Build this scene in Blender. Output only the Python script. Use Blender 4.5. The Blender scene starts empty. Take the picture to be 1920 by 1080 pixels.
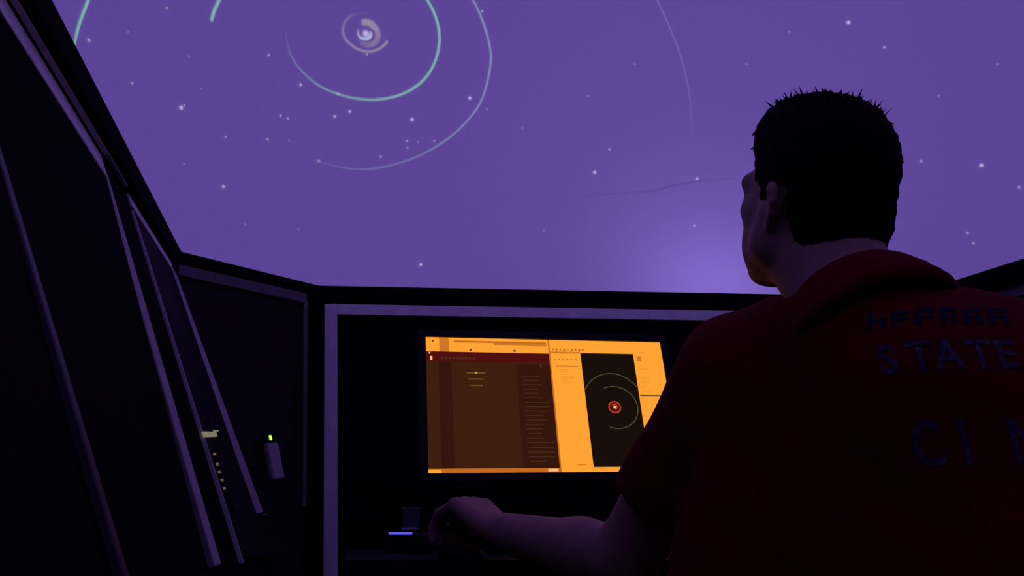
import bpy, bmesh, math, random
import numpy as np
from mathutils import Vector, Matrix
from mathutils.bvhtree import BVHTree

# ------------------------------------------------------------------ camera, world, exposure
scene = bpy.context.scene
C = scene.collection
PITCH, FOC, CAM_H = math.radians(16.04), 1600.0, 0.76
cam_data = bpy.data.cameras.new('camera')
cam = bpy.data.objects.new('camera', cam_data)
C.objects.link(cam)
cam.location = (0, 0, CAM_H)
cam.rotation_euler = (math.pi / 2 + PITCH, 0, 0)
cam_data.sensor_width = 36
cam_data.lens = FOC / 1920 * 36
cam_data.clip_start = 0.02
scene.camera = cam
world = bpy.data.worlds.new('world')
scene.world = world
world.use_nodes = True
world.node_tree.nodes['Background'].inputs[0].default_value = (0, 0, 0, 1)
world.node_tree.nodes['Background'].inputs[1].default_value = 0
scene.view_settings.view_transform = 'Standard'
scene.view_settings.look = 'None'
scene.view_settings.gamma = 1
scene.view_settings.exposure = 0
scene.view_settings.use_curve_mapping = False

# dome and its light
DOME_C = Vector((0.5, 1.1, 1.55))
DOME_R = 2.12
DOME_EMIT = (0.077, 0.042, 0.221)
COVE_POWER = 1.2
RIM_Z = 1.55
random.seed(4)
rng = np.random.default_rng(4)

# ------------------------------------------------------------------ measuring helpers (photo pixel -> ray)
CP, SP = math.cos(PITCH), math.sin(PITCH)
def ray(px, py):
    a, b = (px - 960) / FOC, (540 - py) / FOC
    return Vector((a, CP - b * SP, SP + b * CP))
def at_y(px, py, y):
    d = ray(px, py)
    return Vector((0, 0, CAM_H)) + d * (y / d.y)
def on_dome(px, py, inset=0.0):
    o = Vector((0, 0, CAM_H)); d = ray(px, py).normalized()
    r = DOME_R - inset
    oc = o - DOME_C
    b = oc.dot(d); c = oc.dot(oc) - r * r
    return o + d * (-b + math.sqrt(b * b - c))

# ------------------------------------------------------------------ materials
def srgb(r, g, b):
    f = lambda v: (v / 255 / 12.92) if v / 255 <= .04045 else ((v / 255 + .055) / 1.055) ** 2.4
    return (f(r), f(g), f(b), 1)
def mat(name, col, rough=.6, metal=0, emit=None, strength=1.0, noise=None, spec=.5, bump=0, bscale=200):
    m = bpy.data.materials.new(name); m.use_nodes = True
    nt = m.node_tree; p = nt.nodes['Principled BSDF']
    p.inputs['Base Color'].default_value = (*col[:3], 1)
    p.inputs['Roughness'].default_value = rough
    p.inputs['Metallic'].default_value = metal
    p.inputs['Specular IOR Level'].default_value = spec
    if emit:
        p.inputs['Emission Color'].default_value = (*emit[:3], 1)
        p.inputs['Emission Strength'].default_value = strength
    tc = nt.nodes.new('ShaderNodeTexCoord')
    if noise:
        scale, lo, hi = noise
        n = nt.nodes.new('ShaderNodeTexNoise'); n.inputs['Scale'].default_value = scale; n.inputs['Detail'].default_value = 4
        nt.links.new(tc.outputs['Object'], n.inputs['Vector'])
        mr = nt.nodes.new('ShaderNodeMapRange'); mr.inputs[3].default_value = lo; mr.inputs[4].default_value = hi
        mr.inputs[1].default_value = .3; mr.inputs[2].default_value = .7
        nt.links.new(n.outputs[0], mr.inputs[0])
        mx = nt.nodes.new('ShaderNodeVectorMath'); mx.operation = 'SCALE'
        mx.inputs[0].default_value = col[:3]
        nt.links.new(mr.outputs[0], mx.inputs['Scale'])
        nt.links.new(mx.outputs[0], p.inputs['Base Color'])
    if bump:
        n = nt.nodes.new('ShaderNodeTexNoise'); n.inputs['Scale'].default_value = bscale
        nt.links.new(tc.outputs['Object'], n.inputs['Vector'])
        b = nt.nodes.new('ShaderNodeBump'); b.inputs['Strength'].default_value = bump; b.inputs['Distance'].default_value = .004
        nt.links.new(n.outputs[0], b.inputs['Height']); nt.links.new(b.outputs[0], p.inputs['Normal'])
    return m
def emis(name, col, s=1.0):
    m = bpy.data.materials.new(name); m.use_nodes = True
    nt = m.node_tree; nt.nodes.clear()
    o = nt.nodes.new('ShaderNodeOutputMaterial'); e = nt.nodes.new('ShaderNodeEmission')
    e.inputs[0].default_value = (*col[:3], 1); e.inputs[1].default_value = s
    nt.links.new(e.outputs[0], o.inputs[0])
    return m

M = {}
M['panel'] = mat('black_panel', (.020, .018, .020), .8, noise=(9, .7, 1.3), spec=.08)
M['panel_back'] = mat('black_cloth_panel', (.006, .006, .006), .9, noise=(12, .7, 1.3), spec=.02)
M['rim'] = mat('black_rim', (.007, .007, .008), .9, noise=(14, .8, 1.2), spec=.02)
M['trim'] = mat('white_painted_trim', (.93, .93, .92), .55, noise=(25, .9, 1.08))
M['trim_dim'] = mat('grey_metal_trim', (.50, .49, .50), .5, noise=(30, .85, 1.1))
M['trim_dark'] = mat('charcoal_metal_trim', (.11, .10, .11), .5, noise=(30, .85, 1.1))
M['trim_shadow'] = mat('shaded_metal_trim', (.055, .05, .06), .5, noise=(30, .85, 1.1))  # darker trim copy: the near post's faint lighting is put into its colour
M['floor'] = mat('dark_carpet', (.02, .018, .02), .95, noise=(60, .6, 1.4), spec=.05, bump=.4, bscale=300)
M['desk'] = mat('black_laminate', (.008, .008, .008), .6, noise=(30, .8, 1.2), spec=.1)
M['plastic'] = mat('black_plastic', (.008, .008, .009), .5, noise=(60, .9, 1.1), spec=.15)
M['grey_plastic'] = mat('grey_plastic', (.10, .10, .11), .5, noise=(60, .9, 1.1))
M['pale_plastic'] = mat('pale_plastic', (.42, .40, .42), .5, noise=(60, .9, 1.05))
M['chrome'] = mat('brushed_steel', (.4, .4, .42), .35, metal=1, noise=(80, .9, 1.1))
M['skin'] = mat('skin', (.38, .225, .18), .6, noise=(60, .88, 1.1), spec=.25, bump=.1, bscale=400)
M['hair'] = mat('black_hair', (.004, .0035, .003), .8, noise=(120, .6, 1.4), spec=.05)
M['shirt'] = mat('red_knit', (.125, .006, .008), .9, noise=(90, .8, 1.2), spec=.08, bump=.25, bscale=500)
M['print_white'] = mat('lavender_print', (.085, .065, .12), .8, noise=(160, .3, 1.3), spec=.1)
M['print_blue'] = mat('navy_print', (.012, .012, .045), .8, noise=(160, .4, 1.2), spec=.1)
M['trousers'] = mat('dark_trousers', (.02, .02, .03), .9, noise=(90, .8, 1.2), spec=.1)
M['shoe'] = mat('black_shoe', (.015, .014, .013), .5, noise=(40, .8, 1.2))
M['eye'] = mat('eye_white', (.6, .58, .55), .2, noise=(30, .98, 1.02))
M['seat'] = mat('black_vinyl', (.015, .015, .016), .5, noise=(40, .8, 1.2))
M['blue_led'] = emis('blue_led', (.12, .10, 1.0), 1.0)
M['green_led'] = emis('green_led', (.55, 1.0, .10), 1.3)
M['lit_label'] = emis('lit_label', (.20, .18, .13), 1.0)
M['amber_led'] = emis('amber_led', (.11, .085, .05), 1.0)
M['bulb'] = emis('violet_bulb', (.35, .22, .9), 1.0)

# projected dome image: the projector's violet light is put into the dome as emission
def dome_material():
    m = bpy.data.materials.new('projection_dome'); m.use_nodes = True
    nt = m.node_tree; p = nt.nodes['Principled BSDF']
    p.inputs['Base Color'].default_value = (.5, .5, .5, 1)
    p.inputs['Roughness'].default_value = .95
    p.inputs['Specular IOR Level'].default_value = 0
    tc = nt.nodes.new('ShaderNodeTexCoord')
    mp = nt.nodes.new('ShaderNodeMapping'); mp.inputs['Scale'].default_value = (1, 1, 1)
    nt.links.new(tc.outputs['Object'], mp.inputs[0])
    n = nt.nodes.new('ShaderNodeTexNoise'); n.inputs['Scale'].default_value = 70; n.inputs['Detail'].default_value = 3
    nt.links.new(mp.outputs[0], n.inputs['Vector'])
    mr = nt.nodes.new('ShaderNodeMapRange'); mr.inputs[1].default_value = .3; mr.inputs[2].default_value = .7
    mr.inputs[3].default_value = .965; mr.inputs[4].default_value = 1.035
    nt.links.new(n.outputs[0], mr.inputs[0])
    p.inputs['Emission Color'].default_value = (*DOME_EMIT, 1)
    nt.links.new(mr.outputs[0], p.inputs['Emission Strength'])
    return m
M['dome'] = dome_material()
def light_line_material(name, col):
    """projected line: adds to the dome, its own fade stored per vertex in 'fade'"""
    m = bpy.data.materials.new(name); m.use_nodes = True
    nt = m.node_tree; nt.nodes.clear()
    o = nt.nodes.new('ShaderNodeOutputMaterial'); e = nt.nodes.new('ShaderNodeEmission')
    t = nt.nodes.new('ShaderNodeBsdfTransparent'); mx = nt.nodes.new('ShaderNodeMixShader')
    a = nt.nodes.new('ShaderNodeAttribute'); a.attribute_name = 'fade'
    e.inputs[0].default_value = (*col[:3], 1)
    nt.links.new(a.outputs['Fac'], mx.inputs[0]); nt.links.new(t.outputs[0], mx.inputs[1]); nt.links.new(e.outputs[0], mx.inputs[2])
    nt.links.new(mx.outputs[0], o.inputs[0])
    return m
M['line_green'] = light_line_material('projected_green', srgb(124, 176, 170))
M['line_mid'] = light_line_material('projected_grey_green', srgb(128, 146, 182))
M['line_grey'] = light_line_material('projected_grey', srgb(142, 128, 196))
M['line_tan'] = light_line_material('projected_tan', srgb(156, 138, 158))
M['line_core'] = light_line_material('projected_core', srgb(178, 180, 214))
M['star'] = light_line_material('projected_star', srgb(205, 190, 240))
M['seam'] = light_line_material('dome_seam', srgb(84, 62, 138))

# ------------------------------------------------------------------ object helpers
def link(name, me, m=None, parent=None, smooth=False):
    o = bpy.data.objects.new(name, me); C.objects.link(o)
    if m is not None: me.materials.append(m)
    if parent: o.parent = parent
    if smooth:
        me.polygons.foreach_set('use_smooth', [True] * len(me.polygons))
    return o
def from_bm(name, bm, m, parent=None, smooth=False):
    bmesh.ops.recalc_face_normals(bm, faces=bm.faces)
    me = bpy.data.meshes.new(name); bm.to_mesh(me); bm.free()
    return link(name, me, m, parent, smooth)
def tag(o, label=None, cat=None, group=None, kind=None):
    if label: o['label'] = label
    if cat: o['category'] = cat
    if group: o['group'] = group
    if kind: o['kind'] = kind
    return o
def empty(name, loc=(0, 0, 0), rz=0):
    o = bpy.data.objects.new(name, None); C.objects.link(o)
    o.location = loc; o.rotation_euler = (0, 0, rz); o.empty_display_size = .05
    return o
def bm_box(bm, c, s, rot=None):
    mtx = Matrix.Translation(c) @ (rot.to_4x4() if rot else Matrix.Identity(4)) @ Matrix.Diagonal((*s, 1))
    return bmesh.ops.create_cube(bm, size=1, matrix=mtx)['verts']
def box(name, c, s, m, parent=None, rot=None, bevel=0.0):
    bm = bmesh.new(); bm_box(bm, Vector(c), s, rot)
    if bevel: bmesh.ops.bevel(bm, geom=bm.edges[:], offset=bevel, segments=2, affect='EDGES', profile=.6)
    return from_bm(name, bm, m, parent)
def frame_of(z, hint=Vector((0, 0, 1))):
    z = z.normalized()
    if abs(z.dot(hint)) > .98: hint = Vector((1, 0, 0))
    x = hint.cross(z).normalized(); y = z.cross(x)
    return Matrix((x, y, z)).transposed()
def beam(name, p, q, n, w, t, m, parent=None, bevel=0.0015):
    """bar from p to q lying on a surface of normal n: w across the surface, t proud of it"""
    p, q, n = Vector(p), Vector(q), Vector(n).normalized()
    z = (q - p).normalized(); x = n.cross(z).normalized(); n2 = z.cross(x)
    R = Matrix((x, n2, z)).transposed()
    bm = bmesh.new(); bm_box(bm, (p + q) / 2 + n2 * t / 2, (w, t, (q - p).length), R)
    if bevel: bmesh.ops.bevel(bm, geom=bm.edges[:], offset=bevel, segments=1, affect='EDGES')
    return from_bm(name, bm, m, parent)
def slab(name, pts, t, m, parent=None, out=None):
    """flat polygon with thickness t pushed to the side of `out`"""
    pts = [Vector(p) for p in pts]
    n = (pts[1] - pts[0]).cross(pts[2] - pts[0]).normalized()
    if out is not None and n.dot(Vector(out)) < 0: n = -n
    bm = bmesh.new()
    a = [bm.verts.new(p) for p in pts]; b = [bm.verts.new(p + n * t) for p in pts]
    bm.faces.new(a); bm.faces.new(b[::-1])
    for i in range(len(pts)):
        j = (i + 1) % len(pts); bm.faces.new((a[i], b[i], b[j], a[j]))
    return from_bm(name, bm, m, parent)
def cyl(name, p, q, r0, r1, m, parent=None, seg=24, smooth=True):
    p, q = Vector(p), Vector(q); bm = bmesh.new()
    R = frame_of(q - p)
    bmesh.ops.create_cone(bm, cap_ends=True, segments=seg, radius1=r0, radius2=r1, depth=(q - p).length,
                          matrix=Matrix.Translation((p + q) / 2) @ R.to_4x4())
    o = from_bm(name, bm, m, parent)
    if smooth:
        for f in o.data.polygons: f.use_smooth = len(f.vertices) == 4
    return o

# ------------------------------------------------------------------ the shell
floor = box('floor', (.5, 1.1, -.03), (5.4, 5.4, .06), M['floor']); tag(floor, 'dark carpeted floor under the dome', kind='structure')

# rim polygon (inner edge), seen from above, clockwise from the entrance
RIM = [(-1.05, .15), (-.648, .85), (-.965, 2.365), (-.64, 2.72), (1.36, 2.855), (1.95, 1.38), (1.85, .1), (.9, -.75), (-.4, -.65)]
RIM = [Vector((x, y, RIM_Z)) for x, y in RIM]
def ring_mesh():
    bm = bmesh.new(); N = 14
    prof = []
    for i, a in enumerate(RIM):
        b = RIM[(i + 1) % len(RIM)]
        for k in range(N):
            p = a.lerp(b, k / N)
            d = Vector((p.x - DOME_C.x, p.y - DOME_C.y, 0)).normalized()
            o = Vector((DOME_C.x, DOME_C.y, 0)) + d * (DOME_R + .03)
            prof.append([bm.verts.new((p.x, p.y, RIM_Z)), bm.verts.new((o.x, o.y, RIM_Z)),
                         bm.verts.new((o.x, o.y, RIM_Z - .045)), bm.verts.new((p.x, p.y, RIM_Z - .045))])
    for i in range(len(prof)):
        A, B = prof[i], prof[(i + 1) % len(prof)]
        for k in range(4):
            j = (k + 1) % 4
            bm.faces.new((A[k], A[j], B[j], B[k]))
    return bm
rim = from_bm('trim_1', ring_mesh(), M['rim']); tag(rim, 'black faceted rim ledge running round the base of the dome', kind='structure')

def dome_mesh():
    bm = bmesh.new(); NU, NV = 96, 40
    rows = []
    for j in range(NV):
        e = math.pi / 2 * j / NV
        rows.append([bm.verts.new((DOME_C.x + DOME_R * math.cos(e) * math.cos(2 * math.pi * i / NU),
                                   DOME_C.y + DOME_R * math.cos(e) * math.sin(2 * math.pi * i / NU),
                                   DOME_C.z + DOME_R * math.sin(e))) for i in range(NU)])
    top = bm.verts.new((DOME_C.x, DOME_C.y, DOME_C.z + DOME_R))
    for j in range(NV - 1):
        for i in range(NU):
            bm.faces.new((rows[j][i], rows[j][(i + 1) % NU], rows[j + 1][(i + 1) % NU], rows[j + 1][i]))
    for i in range(NU): bm.faces.new((rows[-1][i], rows[-1][(i + 1) % NU], top))
    return bm
bm = dome_mesh(); bmesh.ops.recalc_face_normals(bm, faces=bm.faces); bmesh.ops.reverse_faces(bm, faces=bm.faces)
me = bpy.data.meshes.new('ceiling'); bm.to_mesh(me); bm.free()
dome = link('ceiling', me, M['dome'], None, True)
tag(dome, 'violet lit planetarium dome carrying projected orbits and stars', kind='structure')

# ---- flared wall panels below the rim: top line z 1.50, foot line z .70, then straight down
def walls(name, tops, foots, centre=(.5, 1.1), mat_=None, label=None, lower=True, mats=None):
    o = empty(name); tag(o, label, kind='structure')
    for i in range(len(tops) - 1):
        a, b, c, d = Vector(tops[i]), Vector(tops[i + 1]), Vector(foots[i + 1]), Vector(foots[i])
        mid = (a + b) / 2; out = Vector((mid.x - centre[0], mid.y - centre[1], 0))
        slab('panel', [a, b, c, d], .02, mats[i] if mats else (mat_ or M['panel']), o, out)
        if lower:
            slab('plinth_panel', [d, c, Vector((c.x, c.y, 0)), Vector((d.x, d.y, 0))], .02, mat_ or M['panel'], o, out)
    return o
P0t, P0f = Vector((-.612, .49, 1.50)), Vector((-.285, .50, .70))
P1t, P1f = Vector((-.838, 1.597, 1.50)), Vector((-.520, 1.545, .70))
P2t, P2f = Vector((-.870, 1.785, 1.50)), Vector((-.535, 1.768, .70))
PBt, PBf = Vector((-.972, 2.31, 1.50)), Vector((-.634, 2.358, .70))
PAt, PAf = Vector((-.660, 2.64, 1.50)), Vector((-.613, 2.616, .70))
wl = walls('wall_left', [P0t, P1t, P2t, PBt], [P0f, P1f, P2f, PBf], label='black flared panel wall with pale edge strips beside the desk', mats=[M['panel_back'], M['panel_back'], M['panel']])
def nrm(a, b, c): 
    n = (b - a).cross(c - a).normalized()
    return n if n.dot(Vector((.5, 1.1, 1)) - a) > 0 else -n
n1 = nrm(P0t, P1t, P1f); n12 = nrm(P1t, P2t, P1f); n2 = nrm(P2t, PBt, PBf); n3 = nrm(PBt, PAt, PAf)
def along(a, b, s): return a.lerp(b, s)
# top rails
dn = lambda v, s: v + (Vector((0, 0, -1))) * s
beam('top_rail', dn(P0t, .042), dn(along(P0t, P1t, .985), .036), n1, .052, .016, M['trim'], wl)
beam('edge_strip', dn(P0t, .006) + n1 * .006, dn(along(P1t, P2t, .8), .006) + n1 * .006, n1, .006, .010, M['trim_dim'], wl)
beam('top_rail', dn(P2t, .024), dn(along(P2t, PBt, .96), .024), n2, .034, .014, M['trim'], wl)
# the wide pilaster between two edge strips, and the near post
beam('edge_strip', dn(P1t, .05), P1f, (n1 + Vector((0, -.6, 0))), .018, .020, M['trim_dim'], wl)
beam('edge_strip', dn(P2t, .06) + n12 * .020 - Vector((0, .012, 0)), P2f + n12 * .001 - Vector((0, .012, 0)), n12, .008, .010, M['trim_dim'], wl)
beam('post', Vector((-.690, .826, 1.46)), Vector((-.355, .826, .70)), n1, .020, .010, M['trim_shadow'], wl)
beam('bottom_rail', P2f + Vector((0, .02, .02)), along(P2f, PBf, .97) + Vector((0, 0, .02)), n2, .02, .01, M['panel'], wl)

wc = walls('wall_corner', [PBt, PAt], [PBf, PAf], label='narrow black corner wall with a grey frame and small lit devices')
beam('post', dn(PBt, .03) + n3 * .002, along(PBt, PBf, .865), (n2 + n3), .030, .012, M['trim_dim'], wc)
beam('top_rail', dn(along(PBt, PAt, .05), .02), dn(along(PBt, PAt, .99), .02), n3, .032, .012, M['trim_dark'], wc)
beam('post', dn(along(PBt, PAt, .985), .03), along(along(PBt, PAt, .985), along(PBf, PAf, .97), .83), n3, .014, .012, M['trim_dark'], wc)
beam('bottom_rail', along(along(PBt, PBf, .865), along(PAt, PAf, .865), .05), along(along(PBt, PBf, .865), along(PAt, PAf, .865), .45), n3, .006, .006, M['trim_dark'], wc)

# back wall: one big black panel in a white frame
BL, BR = Vector((-.665, 2.735, 0)), Vector((1.40, 2.875, 0))
bdir = (BR - BL).normalized(); bn = Vector((bdir.y, -bdir.x, 0))
wb = empty('wall_back'); tag(wb, 'black back wall panel in a white painted frame behind the desk', kind='structure')
slab('panel', [BL, BR, BR + Vector((0, 0, 1.50)), BL + Vector((0, 0, 1.50))], .03, M['panel_back'], wb, -bn)
FL = BL + bdir * .066
beam('frame_stile', FL + bdir * .083 + Vector((0, 0, .01)), FL + Vector((0, 0, 1.487)), bn, .041, .022, M['trim'], wb)
FR = BR - bdir * .06
beam('frame_stile', FR + Vector((0, 0, .01)), FR + Vector((0, 0, 1.487)), bn, .041, .022, M['trim'], wb)
beam('frame_rail', FL + bdir * .0215 + Vector((0, 0, 1.469)), FR - bdir * .0215 + Vector((0, 0, 1.469)), bn, .036, .022, M['trim'], wb)

# right and rear walls
G = [Vector((1.42, 2.84, 1.5)), Vector((2.03, 1.40, 1.5)), Vector((1.93, .06, 1.5)), Vector((.93, -.83, 1.5)), Vector((-.45, -.73, 1.5))]
def infoot(v, s=.16):
    d = Vector((.5 - v.x, 1.1 - v.y, 0)).normalized() * s
    return Vector((v.x, v.y, .7)) + d
wr = walls('wall_right', G[:3], [Vector((1.40, 2.80, .7))] + [infoot(v) for v in G[1:3]], label='black flared panel wall behind the seated man')
nr = nrm(G[0], G[1], infoot(G[1]))
beam('top_rail', dn(G[0], .03), dn(G[1], .03), nr, .034, .012, M['trim_dark'], wr)
beam('post', dn(G[1], .03), infoot(G[1]), nr, .03, .012, M['trim_dark'], wr)
wre = walls('wall_rear', G[2:], [infoot(v) for v in G[2:]], label='black flared panel wall at the rear of the dome')

# ------------------------------------------------------------------ projected image on the dome
def ribbon(name, pts, m, inset=.004, n_sub=6):
    """pts: (px, py, width_px, fade). Smooth strip lying on the dome."""
    def cr(a, b, c, d, t):
        return [.5 * ((2 * b[k]) + (-a[k] + c[k]) * t + (2 * a[k] - 5 * b[k] + 4 * c[k] - d[k]) * t * t + (-a[k] + 3 * b[k] - 3 * c[k] + d[k]) * t ** 3) for k in range(4)]
    P = []
    for i in range(len(pts) - 1):
        a, b, c, d = pts[max(i - 1, 0)], pts[i], pts[i + 1], pts[min(i + 2, len(pts) - 1)]
        for k in range(n_sub): P.append(cr(a, b, c, d, k / n_sub))
    P.append(list(pts[-1]))
    ps = [on_dome(p[0], p[1], inset) for p in P]
    verts, faces, fade = [], [], []
    for i, p in enumerate(ps):
        t = (ps[min(i + 1, len(ps) - 1)] - ps[max(i - 1, 0)]).normalized()
        n = (DOME_C - p).normalized(); s = n.cross(t).normalized()
        w = max(.2, P[i][2]) * (p - Vector((0, 0, CAM_H))).length / FOC / 2
        f = max(0, min(1, P[i][3]))
        for q, ff in ((-1.25, 0), (-.5, f), (.5, f), (1.25, 0)):
            verts.append(p + s * w * q); fade.append(ff)
    for i in range(len(ps) - 1):
        for k in range(3): faces.append((4 * i + k, 4 * i + k + 1, 4 * i + k + 5, 4 * i + k + 4))
    me = bpy.data.meshes.new(name); me.from_pydata([tuple(v) for v in verts], [], faces)
    at = me.attributes.new('fade', 'FLOAT', 'POINT'); at.data.foreach_set('value', fade)
    return link(name, me, m, dome)
o = ribbon('orbit_line', [(640, -66, 5, .9), (725, -58, 5, .9), (775, -28, 5, .9), (801, 0, 5, .9), (819, 38, 5, .9), (824, 78, 5, .9), (814, 120, 5, .85), (790, 154, 5, .8), (750, 178, 5, .72), (700, 187, 5, .62), (650, 181, 4.5, .5), (601, 162, 4, .4), (565, 132, 3.5, .28), (545, 102, 3, .16), (537, 68, 3, .06), (540, 50, 3, 0)], M['line_green'])
o['label'] = 'bright pale green inner orbit trail'
o = ribbon('orbit_line', [(700, -150, 4, .8), (800, -95, 4, .8), (860, -42, 4, .75), (887, 0, 4, .72), (906, 42, 4, .7), (918, 85, 4, .68), (920, 120, 4, .66), (906, 180, 4, .6), (880, 222, 4, .52), (840, 260, 4, .46), (790, 290, 3.5, .38), (740, 308, 3.5, .3), (690, 317, 3.5, .24), (640, 314, 3.5, .16), (595, 302, 3, .06), (585, 298, 3, 0)], M['line_mid'])
o['label'] = 'fading grey green outer orbit trail'
o = ribbon('orbit_line', [(225, -120, 5, 1), (190, -62, 5, 1), (166, 0, 5, .95), (150, 42, 5, .9), (140, 82, 4, .8), (134, 120, 4, .7)], M['line_green'])
o['label'] = 'green orbit arc running down to the rim'
o = ribbon('orbit_line', [(470, -120, 6, 1), (432, -55, 6, 1), (411, 0, 6, .95), (402, 20, 6, .95), (397, 37, 5.5, .9), (396, 39, 5, 0)], M['line_green'])
o['label'] = 'short thick green orbit arc end'
o = ribbon('orbit_line', [(1190, -90, 3, .3), (1215, -40, 3, .28), (1232, 0, 3, .27), (1256, 52, 3, .25), (1278, 110, 3, .22), (1291, 168, 3, .16), (1297, 226, 3, .09), (1299, 256, 3, 0)], M['line_grey'])
o['label'] = 'very faint grey orbit line'
S = lambda x, y: (620 + x / 10.8, 10 + y / 10.8)
def sp(pts, m): return ribbon('spiral_arm', [(*S(x, y), w, f) for x, y, w, f in pts], m, inset=.006)
sp([(1155, 720, 4.5, .75), (1090, 800, 4.6, .72), (980, 880, 4.8, .66), (850, 928, 5, .62), (720, 933, 5, .58), (560, 890, 5, .55), (420, 800, 5, .52), (310, 690, 5, .48), (252, 560, 5, .42), (252, 450, 5, .36), (310, 310, 5, .28), (400, 220, 5.5, .2), (480, 185, 4, .1), (640, 160, 4, .05), (800, 180, 4, 0)], M['line_tan'])
sp([(632, 345, 11, .8), (760, 350, 12, .82), (850, 400, 12, .8), (930, 490, 11, .66), (960, 600, 11, .5), (930, 710, 11, .42), (840, 790, 10, .35), (720, 800, 9, .26), (620, 760, 8, .15), (560, 700, 6, 0)], M['line_tan'])
sp([(560, 490, 4, .2), (562, 590, 4.5, .5), (620, 660, 5, .75), (710, 680, 6, .85), (790, 640, 7, .8), (810, 570, 7, .6), (780, 520, 5, 0)], M['line_core'])
ribbon('seam', [(960, 373, 3, 0), (1060, 371, 3, .2), (1160, 363, 3, .33), (1225, 358, 3.5, .36), (1260, 349, 4, .5), (1300, 341, 4, .36), (1360, 336, 3, .15), (1420, 332, 3, 0)], M['seam'])

def star_mesh(seg=10):
    vs, fs, fd = [(0, 0, 0)], [], [1.0]
    for r, f in ((.5, .8), (1.3, 0)):
        for k in range(seg):
            a = 2 * math.pi * k / seg; vs.append((r * math.cos(a), r * math.sin(a), 0)); fd.append(f)
    for k in range(seg):
        j = (k + 1) % seg
        fs.append((0, 1 + k, 1 + j)); fs.append((1 + k, 1 + seg + k, 1 + seg + j, 1 + j))
    return vs, fs, fd
star_me = {}
def star(px, py, r, b):
    key = round(b * 5) / 5
    if key not in star_me:
        vs, fs, fd = star_mesh(); me = bpy.data.meshes.new('star'); me.from_pydata(vs, [], fs)
        at = me.attributes.new('fade', 'FLOAT', 'POINT'); at.data.foreach_set('value', [v * key for v in fd])
        me.materials.append(M['star']); star_me[key] = me
    p = on_dome(px, py, .008)
    o = bpy.data.objects.new('star', star_me[key]); C.objects.link(o); o.parent = dome
    s = r * (p - Vector((0, 0, CAM_H))).length / FOC
    R = frame_of(DOME_C - p)
    o.matrix_local = Matrix.Translation(p) @ R.to_4x4() @ Matrix.Diagonal((s, s, s, 1))
STARS = [(340, 202, 4.4, 1), (564, 159, 3.4, .7), (504, 103, 3, .4), (526, 217, 3.2, .55), (540, 222, 3, .45), (628, 218, 3.4, .65), (656, 209, 3.6, .75), (773, 224, 4, 1), (881, 184, 4, .9), (913, 205, 3, .35), (502, 261, 3, .6), (542, 263, 2.6, .3), (423, 257, 2.8, .4), (598, 302, 3.4, .6), (714, 294, 3.2, .55), (763, 264, 2.8, .4), (764, 277, 2.6, .4), (784, 266, 2.4, .3), (814, 264, 2.6, .4), (354, 106, 2.8, .3), (378, 166, 2.4, .25), (904, 21, 3.2, .5), (345, 307, 2.4, .25), (634, 176, 4, .6), (313, 15, 3, .5), (167, 75, 3.2, .8), (248, 156, 2.8, .5), (419, 350, 3.6, .85), (789, 496, 3.6, .9), (1591, 42, 4, .9), (1658, 89, 3, .45), (1840, 310, 3.8, .9), (1727, 302, 3, .55), (1911, 351, 3, .55), (1814, 437, 3, .6), (1825, 456, 2.6, .45), (1143, 280, 3, .5), (1115, 323, 3.8, .9), (1307, 335, 3.6, .7), (1302, 423, 3.2, .55), (1103, 180, 2.6, .35), (688, 102, 2.6, .4), (346, 198, 2.6, .6), (1020, 432, 2.4, .2), (560, 430, 2.2, .2), (1480, 60, 2.4, .25), (1760, 180, 2.4, .3), (980, 240, 2.2, .2), (460, 420, 2.2, .2), (1190, 120, 2.4, .25), (1870, 120, 2.2, .25), (1400, 120, 2.2, .2), (240, 60, 2.2, .25)]
for px_, py_, r_, b_ in STARS: star(px_, py_, r_ * .8, b_ * .8)
star(686, 63, 6, .8)

# linear cove lamp on the ledge behind the rim: lights the foot of the dome
cl = empty('cove_lamp', (.74, 2.92, RIM_Z), .068); tag(cl, 'slim linear cove lamp lying on the ledge behind the rim', 'lamp')
box('housing', (0, 0, .01), (.40, .04, .02), M['plastic'], cl, bevel=.002)
box('diffuser', (0, 0, .0215), (.37, .026, .003), M['bulb'], cl)
ld = bpy.data.lights.new('cove_light', 'AREA'); ld.shape = 'RECTANGLE'; ld.size = .37; ld.size_y = .03; ld.energy = COVE_POWER; ld.color = (.42, .29, 1.0)
lo = bpy.data.objects.new('cove_light', ld); C.objects.link(lo); lo.parent = cl; lo.location = (0, 0, .026); lo.rotation_euler = (math.radians(180 - 25), 0, 0)

# ------------------------------------------------------------------ desk
DZ = .72
desk = empty('desk', (.35, 1.75, 0)); tag(desk, 'black console desk carrying the monitor in front of the back wall', 'desk')
bm = bmesh.new()
dv = [(-.61, -.36), (.70, -.40), (.78, .62), (-.77, .50)]
a = [bm.verts.new((x, y, DZ)) for x, y in dv]; b = [bm.verts.new((x, y, DZ - .03)) for x, y in dv]
bm.faces.new(a); bm.faces.new(b[::-1])
for i in range(4): bm.faces.new((a[i], b[i], b[(i + 1) % 4], a[(i + 1) % 4]))
bmesh.ops.bevel(bm, geom=bm.edges[:], offset=.003, segments=2, affect='EDGES')
from_bm('tabletop', bm, M['desk'], desk)
for x, y in ((-.56, -.28), (.62, -.32), (.68, .52), (-.69, .42)):
    box('leg', (x, y, (DZ - .03) / 2), (.05, .05, DZ - .03), M['desk'], desk, bevel=.003)

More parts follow.
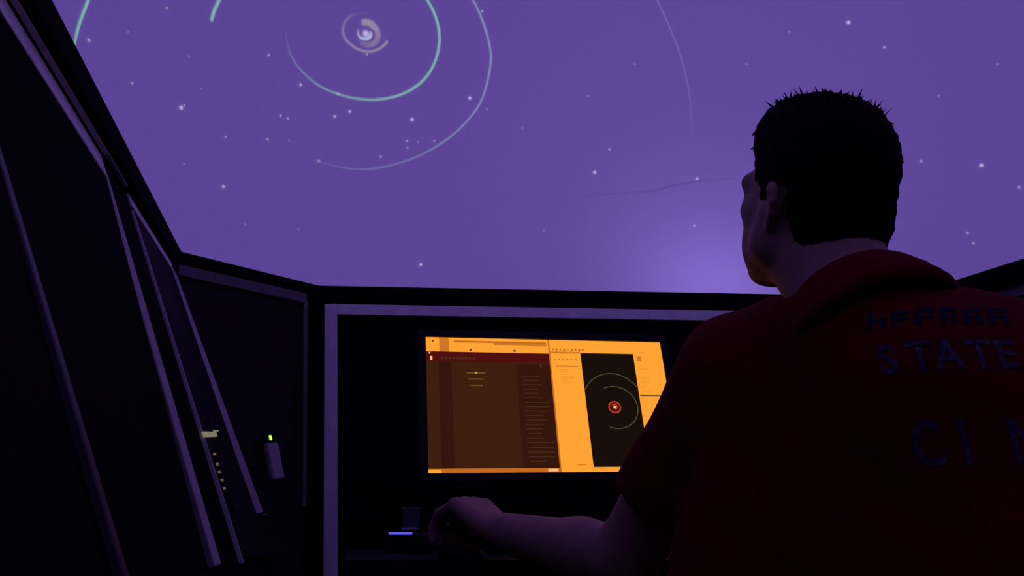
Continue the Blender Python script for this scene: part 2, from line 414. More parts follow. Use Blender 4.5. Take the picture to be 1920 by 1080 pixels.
# ------------------------------------------------------------------ monitor
mc = Vector((.0845, 1.8029, 1.0239)); ya, ti, ro = .1951, .2397, .0221
r0 = Vector((math.cos(ya), math.sin(ya), 0)); b0 = Vector((-math.sin(ya), math.cos(ya), 0))
u0 = Vector((0, 0, 1)) * math.cos(ti) + b0 * math.sin(ti)
r1 = r0 * math.cos(ro) + u0 * math.sin(ro); u1 = -r0 * math.sin(ro) + u0 * math.cos(ro); k1 = r1.cross(u1)  # k1 toward the viewer
MR = Matrix((r1, u1, k1)).transposed()
mon = empty('monitor', (mc.x, mc.y, DZ)); tag(mon, 'black computer monitor showing orange windows and an orbit plot on the desk', 'monitor')
ML = mon.location.copy()
def mpt(u, v, d=0.0): return mc + r1 * (u - .5) * .53 + u1 * (.5 - v) * .30 + k1 * d - ML
bm = bmesh.new(); bm_box(bm, mc - ML - k1 * .019, (.562, .332, .036), MR); bmesh.ops.bevel(bm, geom=bm.edges[:], offset=.006, segments=2, affect='EDGES')
housing = from_bm('housing', bm, M['plastic'], mon)
for nm, c, s in (('bezel', (0, .158), (.562, .016)), ('bezel', (0, -.158), (.562, .016)), ('bezel', (-.273, 0), (.016, .30)), ('bezel', (.273, 0), (.016, .30))):
    bm = bmesh.new(); bm_box(bm, mc - ML + r1 * c[0] + u1 * c[1] + k1 * .001, (*s, .006), MR); from_bm(nm, bm, M['plastic'], housing)
back = mc - ML - k1 * .036
cyl('stand_neck', Vector((back.x, back.y + .02, .012)), back - u1 * .06, .022, .018, M['plastic'], mon)
box('stand_base', (back.x, back.y - .01, .007), (.24, .18, .014), M['plastic'], mon, Matrix.Rotation(ya, 3, 'Z'), .004)
# display: flat screen content, each rectangle a lit area of the screen
SC = {k: emis('screen_' + k, srgb(*v), 1.0) for k, v in dict(orange=(255, 163, 52), amber=(236, 146, 44), brown=(62, 30, 14), brown2=(52, 22, 12), maroon=(78, 16, 14), dark=(30, 18, 12), text=(70, 44, 24), tan=(205, 120, 40), line=(96, 78, 38), cream=(200, 150, 70), red=(190, 70, 38), pale=(250, 190, 130), black=(24, 15, 10), orbit=(84, 86, 58), dorange=(196, 104, 28)).items()}
scv, scf, scm = [], [], []
keys = list(SC)
def rect(u0_, v0_, u1_, v1_, key, lay=1):
    d = .0002 * lay; i = len(scv)
    scv.extend([mpt(u0_, v1_, d), mpt(u1_, v1_, d), mpt(u1_, v0_, d), mpt(u0_, v0_, d)]); scf.append((i, i + 1, i + 2, i + 3)); scm.append(keys.index(key))
XW = .507
rect(0, 0, 1, 1, 'amber', 0)
rect(0, .112, XW, .966, 'brown'); rect(0, .112, XW, .19, 'maroon', 2)
rect(.365, .20, XW, .966, 'brown2', 2); rect(.05, .19, .10, .966, 'brown2', 2)
rect(0, 0, XW, .112, 'orange'); rect(.055, 0, .095, .112, 'tan', 2); rect(.115, .022, .50, .036, 'dorange', 2); rect(.28, .03, .50, .055, 'tan', 2)
rect(.026, .022, .032, .036, 'brown', 3); rect(.178, .088, .186, .102, 'brown', 3); rect(.36, .088, .368, .104, 'brown', 3)
rect(.012, .116, .018, .13, 'pale', 3); rect(.017, .148, .026, .182, 'pale', 3)
for k in range(9): rect(.06 + k * .016, .152, .06 + k * .016 + .011, .172, 'red' if False else 'text', 3)
rect(.463, .196, .472, .224, 'text', 3)
for k, (w, x) in enumerate(((.078, .160), (.062, .168), (.05, .174))): rect(x, .268 + k * .048, x + w, .278 + k * .048, 'line', 3)
rect(.194, .266, .204, .28, 'cream', 4)
for k in range(20):
    rr = random.random()
    rect(.385 + (.006 if k % 3 == 1 else 0), .29 + k * .033, .385 + .06 + .055 * rr, .297 + k * .033, 'text', 3)
rect(0, .966, XW, 1, 'dorange'); rect(0, .972, .05, 1, 'orange', 2); rect(.46, .972, .50, .99, 'pale', 3)
# right hand window
rect(XW, 0, 1, 1, 'orange', 1); rect(XW, 0, XW + .006, 1, 'dorange', 2)
for k in range(9): rect(XW + .015 + k * .016, .070, XW + .015 + k * .016 + .009, .084 + .006 * (k % 2), 'dorange' if k > 5 else 'tan', 3)
rect(XW, .094, .64, .108, 'tan', 2)
rect(.642, .102, .872, .962, 'black', 2)
for k in range(6): rect(.525 + k * .018, .152, .532 + k * .018, .166, 'tan', 3)
rect(.53, .205, .625, .216, 'tan', 3)
for k in range(7): rect(.545, .235 + k * .017, .575 + .03 * random.random(), .240 + k * .017, 'amber', 3)
rect(.575, .944, .615, .950, 'tan', 3)
rect(.885, .12, .905, .16, 'tan', 3); rect(.90, .085, .93, .092, 'amber', 3); rect(.89, .22, .93, .228, 'amber', 3)
for k in range(4): rect(.885, .29 + .035 * k, .905 + .04 * random.random(), .296 + .035 * k, 'amber', 3)
rect(.876, .43, 1, .44, 'brown', 3)
rect(.642, .968, 1, .974, 'amber', 3)
def arc(cx, cy, rx, ry, a0, a1, w, key, lay=3, n=40):
    for k in range(n):
        t0, t1 = math.radians(a0 + (a1 - a0) * k / n), math.radians(a0 + (a1 - a0) * (k + 1) / n)
        i = len(scv); d = .0002 * lay
        for t, q in ((t0, -1), (t1, -1), (t1, 1), (t0, 1)):
            scv.append(mpt(cx + (rx + q * w) * math.cos(t), cy + (ry + q * w * 1.77) * math.sin(t), d))
        scf.append((i, i + 1, i + 2, i + 3)); scm.append(keys.index(key))
PX, PY = .760, .525
arc(PX + .004, PY + .0, .094, .160, -115, 112, .0016, 'orbit', 3)
arc(PX + .0, PY + .0, .135, .262, -152, -38, .0016, 'orbit', 3)
arc(PX, PY, .013, .022, 0, 360, .011, 'maroon', 3); arc(PX, PY, .024, .042, 0, 360, .0026, 'red', 4); arc(PX, PY - .004, .010, .018, -150, 100, .0028, 'red', 5); arc(PX, PY, .003, .005, 0, 360, .003, 'pale', 6, 10)
me = bpy.data.meshes.new('display'); me.from_pydata([tuple(v) for v in scv], [], scf)
for k in keys: me.materials.append(SC[k])
me.polygons.foreach_set('material_index', scm)
disp = link('display', me, None, mon)
disp['label'] = 'lit screen with orange windows and a small orbit plot'

# ------------------------------------------------------------------ small devices
def led_column(mesh_parent): pass
# hub with a blue light bar
hub = empty('usb_hub', (-.215, 1.80, DZ)); tag(hub, 'black hub with a glowing blue light bar standing on the desk', 'device')
box('body', (.010, .015, .0215), (.090, .045, .043), M['plastic'], hub, bevel=.004)
box('light_bar', (-.010, -.0085, .040), (.047, .003, .0045), M['blue_led'], hub)
box('end_cap', (.034, -.0085, .0385), (.030, .002, .006), M['grey_plastic'], hub)
dk = empty('desk_dock', (-.208, 1.815, DZ + .043)); tag(dk, 'small charcoal box with a white printed line on top of the hub', 'device')
box('body', (0, .004, .023), (.043, .03, .046), M['plastic'], dk, bevel=.003)
box('front_plate', (.003, -.0125, .025), (.034, .002, .036), M['grey_plastic'], dk, bevel=.0008)
box('printed_strip', (.002, -.0132, .0065), (.036, .0015, .004), M['pale_plastic'], dk)
box('top_edge', (.002, -.010, .0465), (.038, .004, .002), M['pale_plastic'], dk)
# mouse below the hand
mouse = empty('computer_mouse', (-.085, 1.445, DZ), .6); tag(mouse, 'black computer mouse under the hand on the desk', 'mouse')
bm = bmesh.new(); bmesh.ops.create_uvsphere(bm, u_segments=24, v_segments=16, radius=1)
for v in bm.verts:
    v.co.z = max(v.co.z, -.25)
    v.co = Vector((v.co.x * .031, v.co.y * .055, (v.co.z + .25) * .020))
from_bm('shell', bm, M['plastic'], mouse, True)
cyl('wheel', (-.003, .034, .017), (.003, .034, .017), .006, .007, M['grey_plastic'], mouse)

# wall devices
pc = at_y(511, 868, 2.545) + n3 * .0
rx3 = (PAt - PBt).normalized(); up3 = n3.cross(rx3).normalized()
if up3.z < 0: up3 = -up3
def wall_bvh(w):
    vs, fs = [], []
    for ch in w.children:
        if ch.name.split('.')[0] in ('panel', 'plinth_panel'):
            k = len(vs); vs += [v.co.copy() for v in ch.data.vertices]; fs += [[i + k for i in f.vertices] for f in ch.data.polygons]
    return BVHTree.FromPolygons(vs, fs)
bv3, bv2 = wall_bvh(wc), wall_bvh(wl)
def on3(px, py): return bv3.ray_cast(Vector((0, 0, CAM_H)), ray(px, py).normalized())[0]
W3 = on3(511, 868)
R3 = Matrix((rx3, up3, n3)).transposed()
rt = empty('wall_router', W3); tag(rt, 'slim pale wall router with a green light on the corner wall', 'device')
top3, bot3 = on3(503, 832), on3(516, 899)
ax = (top3 - bot3); x3 = ax.normalized().cross(n3).normalized()
RR = Matrix((x3, ax.normalized(), n3)).transposed()
bm = bmesh.new(); bm_box(bm, (top3 + bot3) / 2 - W3 + n3 * .011, (.036, ax.length, .022), RR); bmesh.ops.bevel(bm, geom=bm.edges[:], offset=.003, segments=2, affect='EDGES')
from_bm('body', bm, M['pale_plastic'], rt)
bm = bmesh.new(); bm_box(bm, on3(501, 822) - W3 + n3 * .008, (.034, .026, .016), RR); bmesh.ops.bevel(bm, geom=bm.edges[:], offset=.002, segments=2, affect='EDGES')
from_bm('indicator_cap', bm, M['plastic'], rt)
bm = bmesh.new(); bm_box(bm, on3(501, 822) - W3 + n3 * .017, (.0075, .014, .004), RR); bmesh.ops.bevel(bm, geom=bm.edges[:], offset=.001, segments=1, affect='EDGES')
from_bm('green_light', bm, M['green_led'], rt)

def on2(px, py): return bv2.ray_cast(Vector((0, 0, CAM_H)), ray(px, py).normalized())[0]
Wp = on2(396, 872)
strip = empty('power_strip', Wp); tag(strip, 'tall black power unit with a lit label and tiny amber lights beside the edge strip', 'device')
t2, b2 = on2(394, 800), on2(426, 945)
ax2 = (t2 - b2); x2 = ax2.normalized().cross(n2).normalized()
R2 = Matrix((x2, ax2.normalized(), n2)).transposed()
bm = bmesh.new(); bm_box(bm, (t2 + b2) / 2 - Wp + n2 * .004, (.065, ax2.length, .010), R2); bmesh.ops.bevel(bm, geom=bm.edges[:], offset=.002, segments=1, affect='EDGES')
from_bm('body', bm, M['plastic'], strip)
RV = frame_of(-(ray(385, 817)))   # label tile faces into the room
def tile(name, p0, p1, th, m):
    a_, b_ = on2(*p0) + n2 * .0105 - Wp, on2(*p1) + n2 * .0105 - Wp
    z_ = (b_ - a_).normalized(); y_ = n2; x_ = y_.cross(z_).normalized()
    bm = bmesh.new(); bm_box(bm, (a_ + b_) / 2, (th, .003, (b_ - a_).length), Matrix((x_, z_.cross(x_), z_)).transposed())
    return from_bm(name, bm, m, strip)
tile('lit_label', (371, 818), (397, 817.5), .011, M['lit_label'])
tile('lit_label', (392, 812), (400, 811), .004, M['lit_label'])
for p in ((393, 855), (398, 874), (402, 889), (407, 904), (411, 919)):
    tile('amber_light', (p[0] - 1.6, p[1]), (p[0] + 1.6, p[1]), .005, M['amber_led'])

# ------------------------------------------------------------------ stool
st = empty('stool', (.56, .86, 0)); tag(st, 'black round stool with a steel column under the seated man', 'stool')
bm = bmesh.new(); bmesh.ops.create_cone(bm, cap_ends=True, segments=40, radius1=.19, radius2=.185, depth=.06, matrix=Matrix.Translation((0, 0, .405)))
bmesh.ops.bevel(bm, geom=[e for e in bm.edges if abs(e.verts[0].co.z - e.verts[1].co.z) < 1e-5], offset=.018, segments=3, affect='EDGES')
from_bm('seat', bm, M['seat'], st, True)
cyl('column', (0, 0, .05), (0, 0, .376), .025, .025, M['chrome'], st)
for k in range(5):
    a = 2 * math.pi * k / 5 + .3
    lg = beam('leg', (0, 0, .06), (.25 * math.cos(a), .25 * math.sin(a), .05), (0, 0, 1), .04, .02, M['chrome'], st)
    bm = bmesh.new(); bmesh.ops.create_uvsphere(bm, u_segments=12, v_segments=8, radius=.025, matrix=Matrix.Translation((.24 * math.cos(a), .24 * math.sin(a), .025)))
    from_bm('caster', bm, M['plastic'], lg, True)

# ------------------------------------------------------------------ the seated man: smooth-blended solid -> one surface
class Field:
    def __init__(s, lo, hi, h):
        s.lo = np.array(lo, float); s.h = h
        n = np.ceil((np.array(hi) - s.lo) / h).astype(int) + 1
        s.ax = [s.lo[i] + h * np.arange(n[i]) for i in range(3)]
        s.D = np.full(n, .12, np.float32)
    def region(s, lo, hi):
        sl = []
        for i in range(3):
            a = max(0, int((lo[i] - s.lo[i]) / s.h) - 1); b = min(len(s.ax[i]), int((hi[i] - s.lo[i]) / s.h) + 3)
            if b <= a: return None, None
            sl.append(slice(a, b))
        g = np.meshgrid(*[s.ax[i][sl[i]] for i in range(3)], indexing='ij')
        return tuple(sl), np.stack(g, -1)
    def put(s, sl, d, k, mode):
        A = s.D[sl]
        if mode == 'add':
            if k <= 0: s.D[sl] = np.minimum(A, d); return
            t = np.clip(.5 + .5 * (A - d) / k, 0, 1); s.D[sl] = A * (1 - t) + d * t - k * t * (1 - t)
        else:
            t = np.clip(.5 - .5 * (A + d) / k, 0, 1); s.D[sl] = A * (1 - t) - d * t + k * t * (1 - t)
    def cap(s, a, b, r0, r1=None, k=.02, mode='add'):
        r1 = r0 if r1 is None else r1
        a, b = np.array(a, float), np.array(b, float); m = max(r0, r1) + k + 3 * s.h
        sl, P = s.region(np.minimum(a, b) - m, np.maximum(a, b) + m)
        if sl is None: return
        ab = b - a; t = np.clip(((P - a) @ ab) / (ab @ ab + 1e-12), 0, 1)
        d = np.linalg.norm(P - a - t[..., None] * ab, axis=-1) - (r0 + (r1 - r0) * t)
        s.put(sl, d, k, mode)
    def ell(s, c, R, r, k=.02, mode='add'):
        c = np.array(c, float); r = np.array(r, float); R = np.array(R, float); m = max(r) + k + 3 * s.h
        sl, P = s.region(c - m, c + m)
        if sl is None: return
        q = (P - c) @ R
        k0 = np.linalg.norm(q / r, axis=-1); k1_ = np.linalg.norm(q / (r * r), axis=-1)
        s.put(sl, k0 * (k0 - 1) / np.maximum(k1_, 1e-6), k, mode)
    def mesh(s, name):
        D = s.D; ins = D < 0; n = np.array(D.shape)
        cs = sum(ins[i:n[0] - 1 + i, j:n[1] - 1 + j, l:n[2] - 1 + l].astype(np.int8) for i in (0, 1) for j in (0, 1) for l in (0, 1))
        act = np.argwhere((cs > 0) & (cs < 8)); idx = -np.ones(n - 1, int); idx[tuple(act.T)] = np.arange(len(act))
        acc = np.zeros((len(act), 3)); cnt = np.zeros(len(act))
        cor = [(i, j, l) for i in (0, 1) for j in (0, 1) for l in (0, 1)]
        for a in cor:
            for ax_ in range(3):
                if a[ax_]: continue
                b = list(a); b[ax_] = 1
                da = D[tuple((act + a).T)]; db = D[tuple((act + b).T)]
                mk = (da < 0) != (db < 0); t = np.where(mk, da / np.where(mk, da - db, 1), 0)
                p = np.array(a, float) + t[:, None] * (np.array(b) - np.array(a))
                acc[mk] += p[mk]; cnt[mk] += 1
        V = s.lo + (act + acc / cnt[:, None]) * s.h
        F = []
        for ax_ in range(3):
            o1, o2 = (ax_ + 1) % 3, (ax_ + 2) % 3
            sh = [slice(None)] * 3; sh2 = [slice(None)] * 3; sh[ax_] = slice(0, -1); sh2[ax_] = slice(1, None)
            A, B = ins[tuple(sh)], ins[tuple(sh2)]
            e = np.argwhere(A != B)
            e = e[(e[:, o1] > 0) & (e[:, o2] > 0) & (e[:, o1] < n[o1] - 1) & (e[:, o2] < n[o2] - 1)]
            flip = A[tuple(e.T)]
            u = np.zeros(3, int); u[o1] = 1; v = np.zeros(3, int); v[o2] = 1
            q = np.stack([idx[tuple((e - u - v).T)], idx[tuple((e - v).T)], idx[tuple(e.T)], idx[tuple((e - u).T)]], 1)
            q[~flip] = q[~flip][:, ::-1]
            F.append(q)
        F = np.concatenate(F)
        me = bpy.data.meshes.new(name); me.from_pydata(V.tolist(), [], F.tolist()); me.update()
        return me
V3 = lambda *a: np.array(a, float)
# head frame: turned 38 deg to the left, chin raised
HY, HP, HC = math.radians(20), math.radians(23), V3(.374, 1.0, 1.145)
f0 = V3(-math.sin(HY), math.cos(HY), 0); l0 = V3(-math.cos(HY), -math.sin(HY), 0); z0 = V3(0, 0, 1)
hf = f0 * math.cos(HP) + z0 * math.sin(HP); hu = -f0 * math.sin(HP) + z0 * math.cos(HP); hl = l0
HR = np.stack([hf, hl, hu], 1)
def hp(f, l, u): return HC + hf * f + hl * l + hu * u

# joints
NB = V3(.398, .950, .998)                      # base of the neck
LS, RS = V3(.285, 1.075, .945), V3(.600, .895, .858)
LE, LW = V3(.150, 1.215, .724), V3(-.022, 1.375, .764)
RE, RW = V3(.70, 1.03, .74), V3(.60, 1.31, .765)
PV = V3(.565, .83, .55)
sx = (RS - LS); sx[2] = 0; sx /= np.linalg.norm(sx); sd = V3(-sx[1], sx[0], 0); sz = V3(0, 0, 1)
lean = V3(-.10, .06, .33); lean /= np.linalg.norm(lean)
TD = np.cross(lean, sx); TD /= np.linalg.norm(TD); TR = np.stack([sx, TD, np.cross(sx, TD)], 1)

B = Field((-.22, .60, -.01), (.95, 1.72, 1.34), .0042)
# trunk (under the clothes)
B.cap(PV, V3(.50, .93, .86), .10, .10, .03)
B.cap(LS, RS, .045, .045, .05)
B.cap(NB + V3(0, 0, -.06), NB, .06, .055, .04)
# neck and head
B.cap(NB, hp(-.028, 0, -.03), .062, .060, .03)
B.cap(NB + sd * .03, hp(.0, 0, -.05), .052, .050, .03)
B.ell(hp(-.010, 0, .052), HR, (.092, .071, .086), .02)
B.ell(hp(.042, 0, -.008), HR, (.047, .051, .074), .03)
for s_ in (-1, 1):
    B.cap(hp(.006, s_ * .048, -.044), hp(.052, s_ * .020, -.081), .018, .016, .025)
    B.ell(hp(.044, s_ * .034, -.044), HR, (.030, .018, .030), .02)
    B.cap(hp(.004, s_ * .052, -.01), hp(.006, s_ * .048, -.044), .018, .018, .02)
    B.ell(hp(.062, s_ * .041, -.004), HR, (.022, .013, .016), .018)
    B.cap(hp(.090, s_ * .006, .034), hp(.076, s_ * .046, .031), .010, .009, .022)
B.ell(hp(.064, 0, -.083), HR, (.017, .022, .014), .02)
B.cap(hp(.090, 0, .028), hp(.110, 0, -.020), .007, .010, .012)
for s_ in (-1, 1): B.cap(hp(.098, s_ * .012, -.024), hp(.094, s_ * .013, -.025), .007, .007, .008)
B.cap(hp(.083, -.018, -.050), hp(.083, .018, -.050), .006, .006, .008); B.cap(hp(.081, -.016, -.060), hp(.081, .016, -.060), .006, .006, .008)
for s_ in (-1, 1): B.ell(hp(.096, s_ * .030, .012), HR, (.012, .014, .009), .010, 'sub')
# ears: helix, lobe and hollow
for s_ in (-1, 1):
    tilt = .22
    ef = hf * math.cos(tilt) - hl * s_ * math.sin(tilt) * 1.5; ef /= np.linalg.norm(ef)
    ring = [(-.006, .066, .010), (-.010, .071, .021), (-.020, .077, .025), (-.030, .080, .019), (-.033, .080, .006), (-.029, .077, -.008), (-.022, .072, -.019), (-.016, .068, -.023)]
    for a_, b_ in zip(ring[:-1], ring[1:]): B.cap(hp(a_[0], s_ * a_[1], a_[2]), hp(b_[0], s_ * b_[1], b_[2]), .0052, .0052, .004)
    B.ell(hp(-.020, s_ * .068, .003), HR, (.012, .006, .020), .006)
    B.ell(hp(-.017, s_ * .068, -.022), HR, (.007, .006, .008), .005)
# arms
for S_, E_, W_ in ((LS, LE, LW), (RS, RE, RW)):
    mid = S_ + (E_ - S_) * .45
    B.cap(S_, mid, .058, .054, .02); B.cap(mid, E_, .054, .043, .02)
    fm = E_ + (W_ - E_) * .30
    B.cap(E_, fm, .042, .043, .02); B.cap(fm, W_, .043, .028, .02)
# hands
def hand(W_, fwd, side, up, thumb_s, curl):
    fwd, side, up = [v / np.linalg.norm(v) for v in (fwd, side, up)]
    pt = lambda f, s_, u: W_ + fwd * f + side * s_ + up * u
    # palm slab
    for s_ in (-.030, -.010, .010, .030): B.cap(pt(.012, s_ * .65, 0), pt(.082 - abs(s_) * .2, s_, .012), .0175, .0135, .010)
    L = [.040, .045, .042, .033]
    for i, s_ in enumerate((-.032, -.011, .011, .031)):
        p = pt(.084 - abs(s_) * .2, s_, .012); a_ = curl[0]
        for j, (ln, r) in enumerate(((L[i], .0098), (L[i] * .65, .0088), (L[i] * .5, .0080))):
            q = p + (fwd * math.cos(a_) - up * math.sin(a_)) * ln
            B.cap(p, q, r, r * .94, .004); p = q; a_ += curl[1]
    t0 = pt(.025, thumb_s * .026, -.006); t1 = pt(.060, thumb_s * .050, -.018); t2_ = pt(.090, thumb_s * .050, -.030)
    B.cap(t0, t1, .015, .0115, .008); B.cap(t1, t2_, .0108, .0090, .004)
hand(LW, V3(-.052, .056, .030), V3(.056, .052, .0), V3(.03, -.03, .10), 1, (.72, .62))
hand(RW, V3(-.22, .97, .02), V3(.97, .22, 0), V3(0, 0, 1), -1, (.25, .35))
# legs
KN = [V3(.42, 1.24, .50), V3(.68, 1.20, .50)]; HIPS = [PV - sx * .09 + V3(0, .02, -.02), PV + sx * .09 + V3(0, .02, -.02)]
AN = [V3(.40, 1.30, .09), V3(.70, 1.24, .09)]
for h_, k_, a_ in zip(HIPS, KN, AN):
    B.cap(h_, k_, .075, .052, .03); B.cap(k_, k_ + (a_ - k_) * .35, .050, .050, .02); B.cap(k_ + (a_ - k_) * .35, a_, .050, .035, .02)
    B.cap(a_ + V3(0, -.03, -.045), a_ + V3(-.01, .13, -.055), .032, .026, .02)
person = link('person', B.mesh('person'), M['skin'], None, True)
tag(person, 'seated man in a red shirt reaching for the mouse and looking up', 'person')
for s_ in (-1, 1):
    ec = Vector(hp(.0725, s_ * .030, .012)); ev = Vector(hf + hl * s_ * .12).normalized()
    bm = bmesh.new(); bmesh.ops.create_uvsphere(bm, u_segments=16, v_segments=12, radius=.0115, matrix=Matrix.Translation(ec))
    eye = from_bm('eye', bm, M['eye'], person, True)
    brow = Field(hp(.075, s_ * .03, .032) - .05, hp(.075, s_ * .03, .032) + .05, .0022)
    brow.cap(hp(.0985, s_ * .014, .031), hp(.0955, s_ * .030, .037), .0036, .0040, .004); brow.cap(hp(.0955, s_ * .030, .037), hp(.083, s_ * .045, .033), .0040, .0026, .004)
    link('eyebrow', brow.mesh('eyebrow'), M['hair'], person, True)
    cyl('iris', ec + ev * .0098, ec + ev * .0114, .0056, .0046, M['hair'], eye, 16)

# shirt
SH = Field((.04, .60, .47), (.86, 1.36, 1.14), .0048)
SH.cap(LS + V3(0, 0, .0), RS, .066, .066, .05)
SH.cap(NB + V3(-.03, 0, -.015), LS + V3(.015, 0, .028), .066, .060, .05)
SH.cap(NB + V3(0, 0, -.035), RS + V3(-.01, 0, .030), .060, .060, .05)
SH.ell(V3(.470, .94, .81), TR, (.205, .140, .205), .08)
SH.cap(V3(.33, 1.05, .90), V3(.275, 1.05, .60), .085, .13, .06)
SH.ell(V3(.50, .89, .62), TR, (.215, .150, .20), .08)
SH.cap(LS, LS + (LE - LS) * .70, .072, .068, .03)
SH.cap(RS, RS + (RE - RS) * .70, .072, .068, .03)
# shoulder blades and the dip of the spine
SH.ell(V3(.42, .87, .89), TR, (.07, .06, .09), .05); SH.ell(V3(.56, .80, .86), TR, (.07, .06, .09), .05)
# neck band
SH.cap(NB + V3(0, 0, -.04), NB + V3(-.004, .004, .0), .074, .070, .03)
# soft folds
sl, Pp = SH.region(SH.lo, SH.lo + SH.h * np.array(SH.D.shape))
SH.D += (.0022 * np.sin(Pp[..., 0] * 46 + Pp[..., 2] * 30 + 1.5 * np.sin(Pp[..., 2] * 17)) * np.sin(Pp[..., 2] * 26 - Pp[..., 1] * 33)).astype(np.float32)
# flat sleeve ends and hem
def cutplane(Fd, p, n, lo, hi):
    s_, P_ = Fd.region(lo, hi); n = n / np.linalg.norm(n)
    Fd.D[s_] = np.maximum(Fd.D[s_], (P_ - p) @ n)
for S_, E_ in ((LS, LE), (RS, RE)):
    e_ = S_ + (E_ - S_) * .67
    cutplane(SH, e_, E_ - S_, np.minimum(e_, E_) - .12, np.maximum(e_, E_) + .12)
cutplane(SH, NB + V3(0, 0, .020), V3(-.05, .15, 1.0), NB - .075, NB + .075)
shirt = link('shirt', SH.mesh('shirt'), M['shirt'], person, True)
shirt['label'] = 'red short sleeved shirt with faded lettering on the back'
# fold-over collar
CO = Field(NB - .16, NB + .16, .0036)
hd = hp(-.02, 0, -.05) - NB; hd /= np.linalg.norm(hd)
cx_ = sx - hd * (sx @ hd); cx_ /= np.linalg.norm(cx_); cy_ = np.cross(hd, cx_)
N_ = 36
def cring(rad_s, rad_d, hgt, r, k, drop):
    for i in range(N_):
        a0, a1 = 2 * math.pi * i / N_, 2 * math.pi * (i + 1) / N_
        pp = [NB + cx_ * rad_s * math.cos(a) + cy_ * rad_d * math.sin(a) + hd * (hgt - drop * (.5 + .5 * math.sin(a))) for a in (a0, a1)]
        CO.cap(pp[0], pp[1], r, r, k)
cring(.075, .074, .022, .0065, .010, .02); cring(.080, .079, .010, .0075, .012, .02); cring(.087, .086, -.006, .0085, .012, .02); cring(.094, .092, -.022, .0075, .012, .02)
collar = link('collar', CO.mesh('collar'), M['shirt'], shirt, True)

# trousers
TT = Field((.2, .6, .08), (.95, 1.5, .70), .008)
TT.cap(PV - sx * .07, PV + sx * .07, .125, .125, .05)
for h_, k_, a_ in zip(HIPS, KN, AN):
    TT.cap(h_, k_, .095, .068, .04); TT.cap(k_, a_, .066, .055, .03)
cutplane(TT, V3(0, 0, .11), V3(0, 0, -1), V3(.2, .6, .08), V3(.95, 1.5, .16))
# sits flat on the stool
cutplane(TT, V3(0, 0, .437), V3(0, 0, -1), V3(.3, .6, .2), V3(.9, 1.06, .5))
link('trousers', TT.mesh('trousers'), M['trousers'], person, True)
for a_ in AN:
    SF = Field(a_ - .2, a_ + .25, .006)
    SF.cap(a_ + V3(0, -.035, -.05), a_ + V3(-.01, .15, -.055), .040, .034, .02); SF.cap(a_, a_ + V3(0, -.01, -.05), .042, .042, .02)
    cutplane(SF, V3(0, 0, .002), V3(0, 0, -1), a_ - .2, a_ + .25); cutplane(SF, a_ + V3(0, 0, .02), V3(0, 0, 1), a_ - .2, a_ + .25)
    link('shoe', SF.mesh('shoe'), M['shoe'], person, True)

# hair: cap over the skull cut along the hairline, plus tufts
HF = Field(HC - .17, HC + .21, .0034)
HF.ell(hp(-.012, 0, .052), HR, (.097, .078, .094), .02)
HF.ell(hp(-.055, 0, -.005), HR, (.052, .066, .070), .015)
HF.ell(hp(.035, 0, .098), HR, (.060, .060, .046), .03)
sl, Pp = HF.region(HF.lo, HF.lo + HF.h * np.array(HF.D.shape))
q = (Pp - HC) @ HR; qf, ql, qu = q[..., 0], np.abs(q[..., 1]), q[..., 2]
# keep = above fringe line, or temple/sideburn strip, or behind the ears
top_ = np.maximum(.066 - qu, qf - .115)
temple = np.maximum(np.maximum(qf - .046 + (.06 - qu) * .5, .030 - qu), -1)
burn = np.maximum(np.maximum(qf - .018, -.004 - qf), -.012 - qu)
backh = np.maximum(qf + .038 + np.clip(-.01 - qu, 0, 1) * .55, -.078 - qu - ql * .1)
above_ear = np.maximum(qf - .03, .034 - qu)
keep = np.minimum.reduce([top_, temple, burn, backh, above_ear])
HF.D = np.maximum(HF.D, keep.astype(np.float32))
HF.D += (.0016 * np.sin(q[..., 0] * 330 + 40 * q[..., 1]) * np.sin(q[..., 2] * 290 + q[..., 1] * 210)).astype(np.float32)
hair_me = HF.mesh('hair')
bm = bmesh.new(); bm.from_mesh(hair_me)
hv = [v.co.copy() for v in bm.verts]; bm.normal_update(); hn = [v.normal.copy() for v in bm.verts]
def tuft(p, d, ln, r):
    d = d.normalized(); R = frame_of(d); prev = None
    bend = Vector(hf) * random.uniform(-.4, .6) + Vector(hl) * random.uniform(-.5, .5)
    for j in range(4):
        t = j / 3; c = p + d * ln * t + bend * ln * t * t * .5; rr = r * (1 - t) ** .8
        if j == 3: ring = [bm.verts.new(c)]
        else: ring = [bm.verts.new(c + R @ Vector((rr * math.cos(2 * math.pi * k / 4), rr * math.sin(2 * math.pi * k / 4), 0))) for k in range(4)]
        if prev:
            for k in range(4):
                if len(ring) == 1: bm.faces.new((prev[k], prev[(k + 1) % 4], ring[0]))
                else: bm.faces.new((prev[k], prev[(k + 1) % 4], ring[(k + 1) % 4], ring[k]))
        prev = ring
vhf, vhl, vhu = Vector(hf), Vector(hl), Vector(hu)
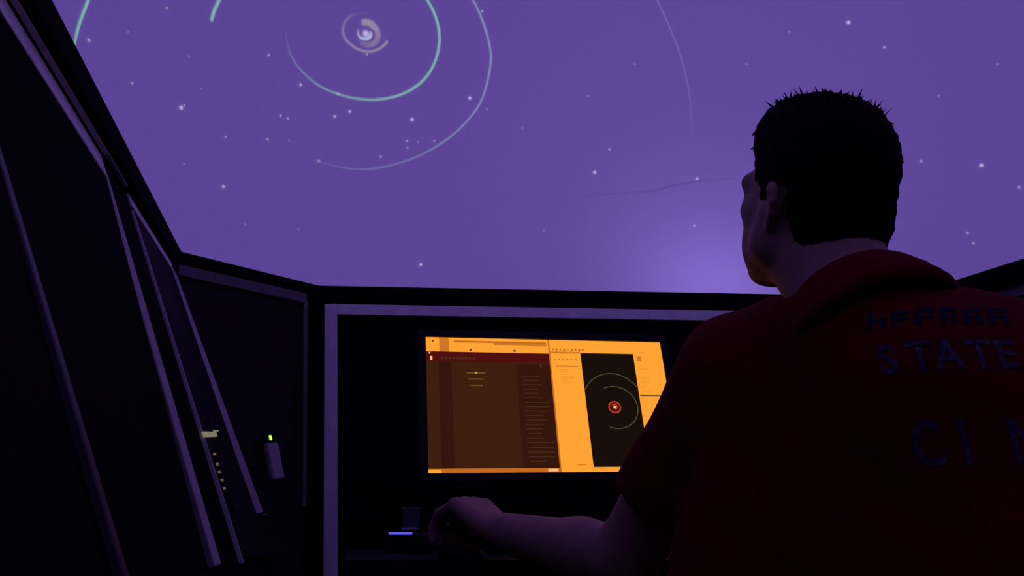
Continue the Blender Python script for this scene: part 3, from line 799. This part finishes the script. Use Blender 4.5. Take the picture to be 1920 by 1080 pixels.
for _ in range(2600):
    i = random.randrange(len(hv)); p, n_ = hv[i], hn[i]
    lp = p - Vector(HC); u_ = lp.dot(vhu); f_ = lp.dot(vhf)
    if (p - Vector(hp(-.012, 0, .05))).dot(n_) < 0: continue
    if u_ > .120 and random.random() < .35: ln = random.uniform(.004, .009); d = n_ * .5 + vhf * random.uniform(-.6, .8)
    elif u_ > .120: ln = .003 + .013 * random.random() ** 1.8; d = n_ + vhf * random.uniform(-.3, .7) + Vector((random.uniform(-.5, .5), random.uniform(-.5, .5), random.uniform(0, .5)))
    elif u_ > .07: ln = random.uniform(.003, .008); d = n_ * .4 + vhf * random.uniform(-.5, .6) - vhu * .3
    else: ln = random.uniform(.003, .008); d = n_ * .4 - vhu
    tuft(p - n_ * .003, d, ln, random.uniform(.0012, .0024))
me = bpy.data.meshes.new('hair'); bm.to_mesh(me); bm.free()
hair = link('hair', me, M['hair'], person, True); hair['label'] = 'short dark hair ruffled on top'

# faded print on the back of the shirt, pressed onto the cloth
bmS = bmesh.new(); bmS.from_mesh(shirt.data); bvh = BVHTree.FromBMesh(bmS); bmS.free()
tup = Vector(np.cross(sx, TD)); tsx = Vector(sx); tdir = Vector(TD)
def press(name, polys_bm, origin, m, label=None):
    """polys_bm lies in its own XY plane; X runs along the shoulders, Y up the back"""
    bmesh.ops.triangulate(polys_bm, faces=polys_bm.faces[:])
    for _ in range(3):
        le = [e for e in polys_bm.edges if e.calc_length() > .006]
        if le: bmesh.ops.subdivide_edges(polys_bm, edges=le, cuts=1)
        bmesh.ops.triangulate(polys_bm, faces=[f for f in polys_bm.faces if len(f.verts) > 4])
    for v in polys_bm.verts:
        p = origin + tsx * v.co.x + tup * v.co.y - tdir * .3
        hit, nr_, ix, ds = bvh.ray_cast(p, tdir)
        v.co = (hit + nr_ * .0012) if hit else p + tdir * .3
    return from_bm(name, polys_bm, m, shirt)
def text_bm(s, size, shear=0.0, space=1.0):
    cu = bpy.data.curves.new('t', 'FONT'); cu.body = s; cu.size = size; cu.align_x = 'LEFT'; cu.offset = .0009; cu.shear = shear; cu.space_character = space
    ob = bpy.data.objects.new('t', cu); C.objects.link(ob)
    dg = bpy.context.evaluated_depsgraph_get(); m_ = bpy.data.meshes.new_from_object(ob.evaluated_get(dg))
    bm = bmesh.new(); bm.from_mesh(m_); bmesh.ops.remove_doubles(bm, verts=bm.verts, dist=1e-6)
    bpy.data.objects.remove(ob); bpy.data.curves.remove(cu); bpy.data.meshes.remove(m_)
    return bm
def back_pt(px, py):
    d = ray(px, py); hit, n_, i_, ds = bvh.ray_cast(Vector((0, 0, CAM_H)), d.normalized())
    return hit if hit else at_y(px, py, .8)
def word(txt, size, shear, pitch, sxy, org):
    for k, ch in enumerate(txt):
        b_ = text_bm(ch, size, shear)
        x0 = min(v.co.x for v in b_.verts)
        for v in b_.verts: v.co.x = (v.co.x - x0) * sxy + k * pitch
        press('letter', b_, org, M['print_white'])
word('STATE', .042, -.15, .0252, .86, back_pt(1650, 702))
word('CIN', .058, -.10, .040, .68, back_pt(1716, 872))
bm = bmesh.new(); x_ = 0
for k in range(6):
    w_ = .012 + .008 * random.random(); h_ = .017 + .005 * random.random()
    for (a0, a1, b0_, b1) in ((0, .3, 0, 1), (.3, 1, .75, 1), (.3, .9, .35, .55), (.7, 1, 0, .6)):
        if random.random() < .85:
            vs = [bm.verts.new((x_ + w_ * p, h_ * q_, 0)) for p, q_ in ((a0, b0_), (a1, b0_), (a1, b1), (a0, b1))]; bm.faces.new(vs)
    x_ += w_ + .005
press('faded_print_row', bm, back_pt(1628, 620), M['print_blue'])
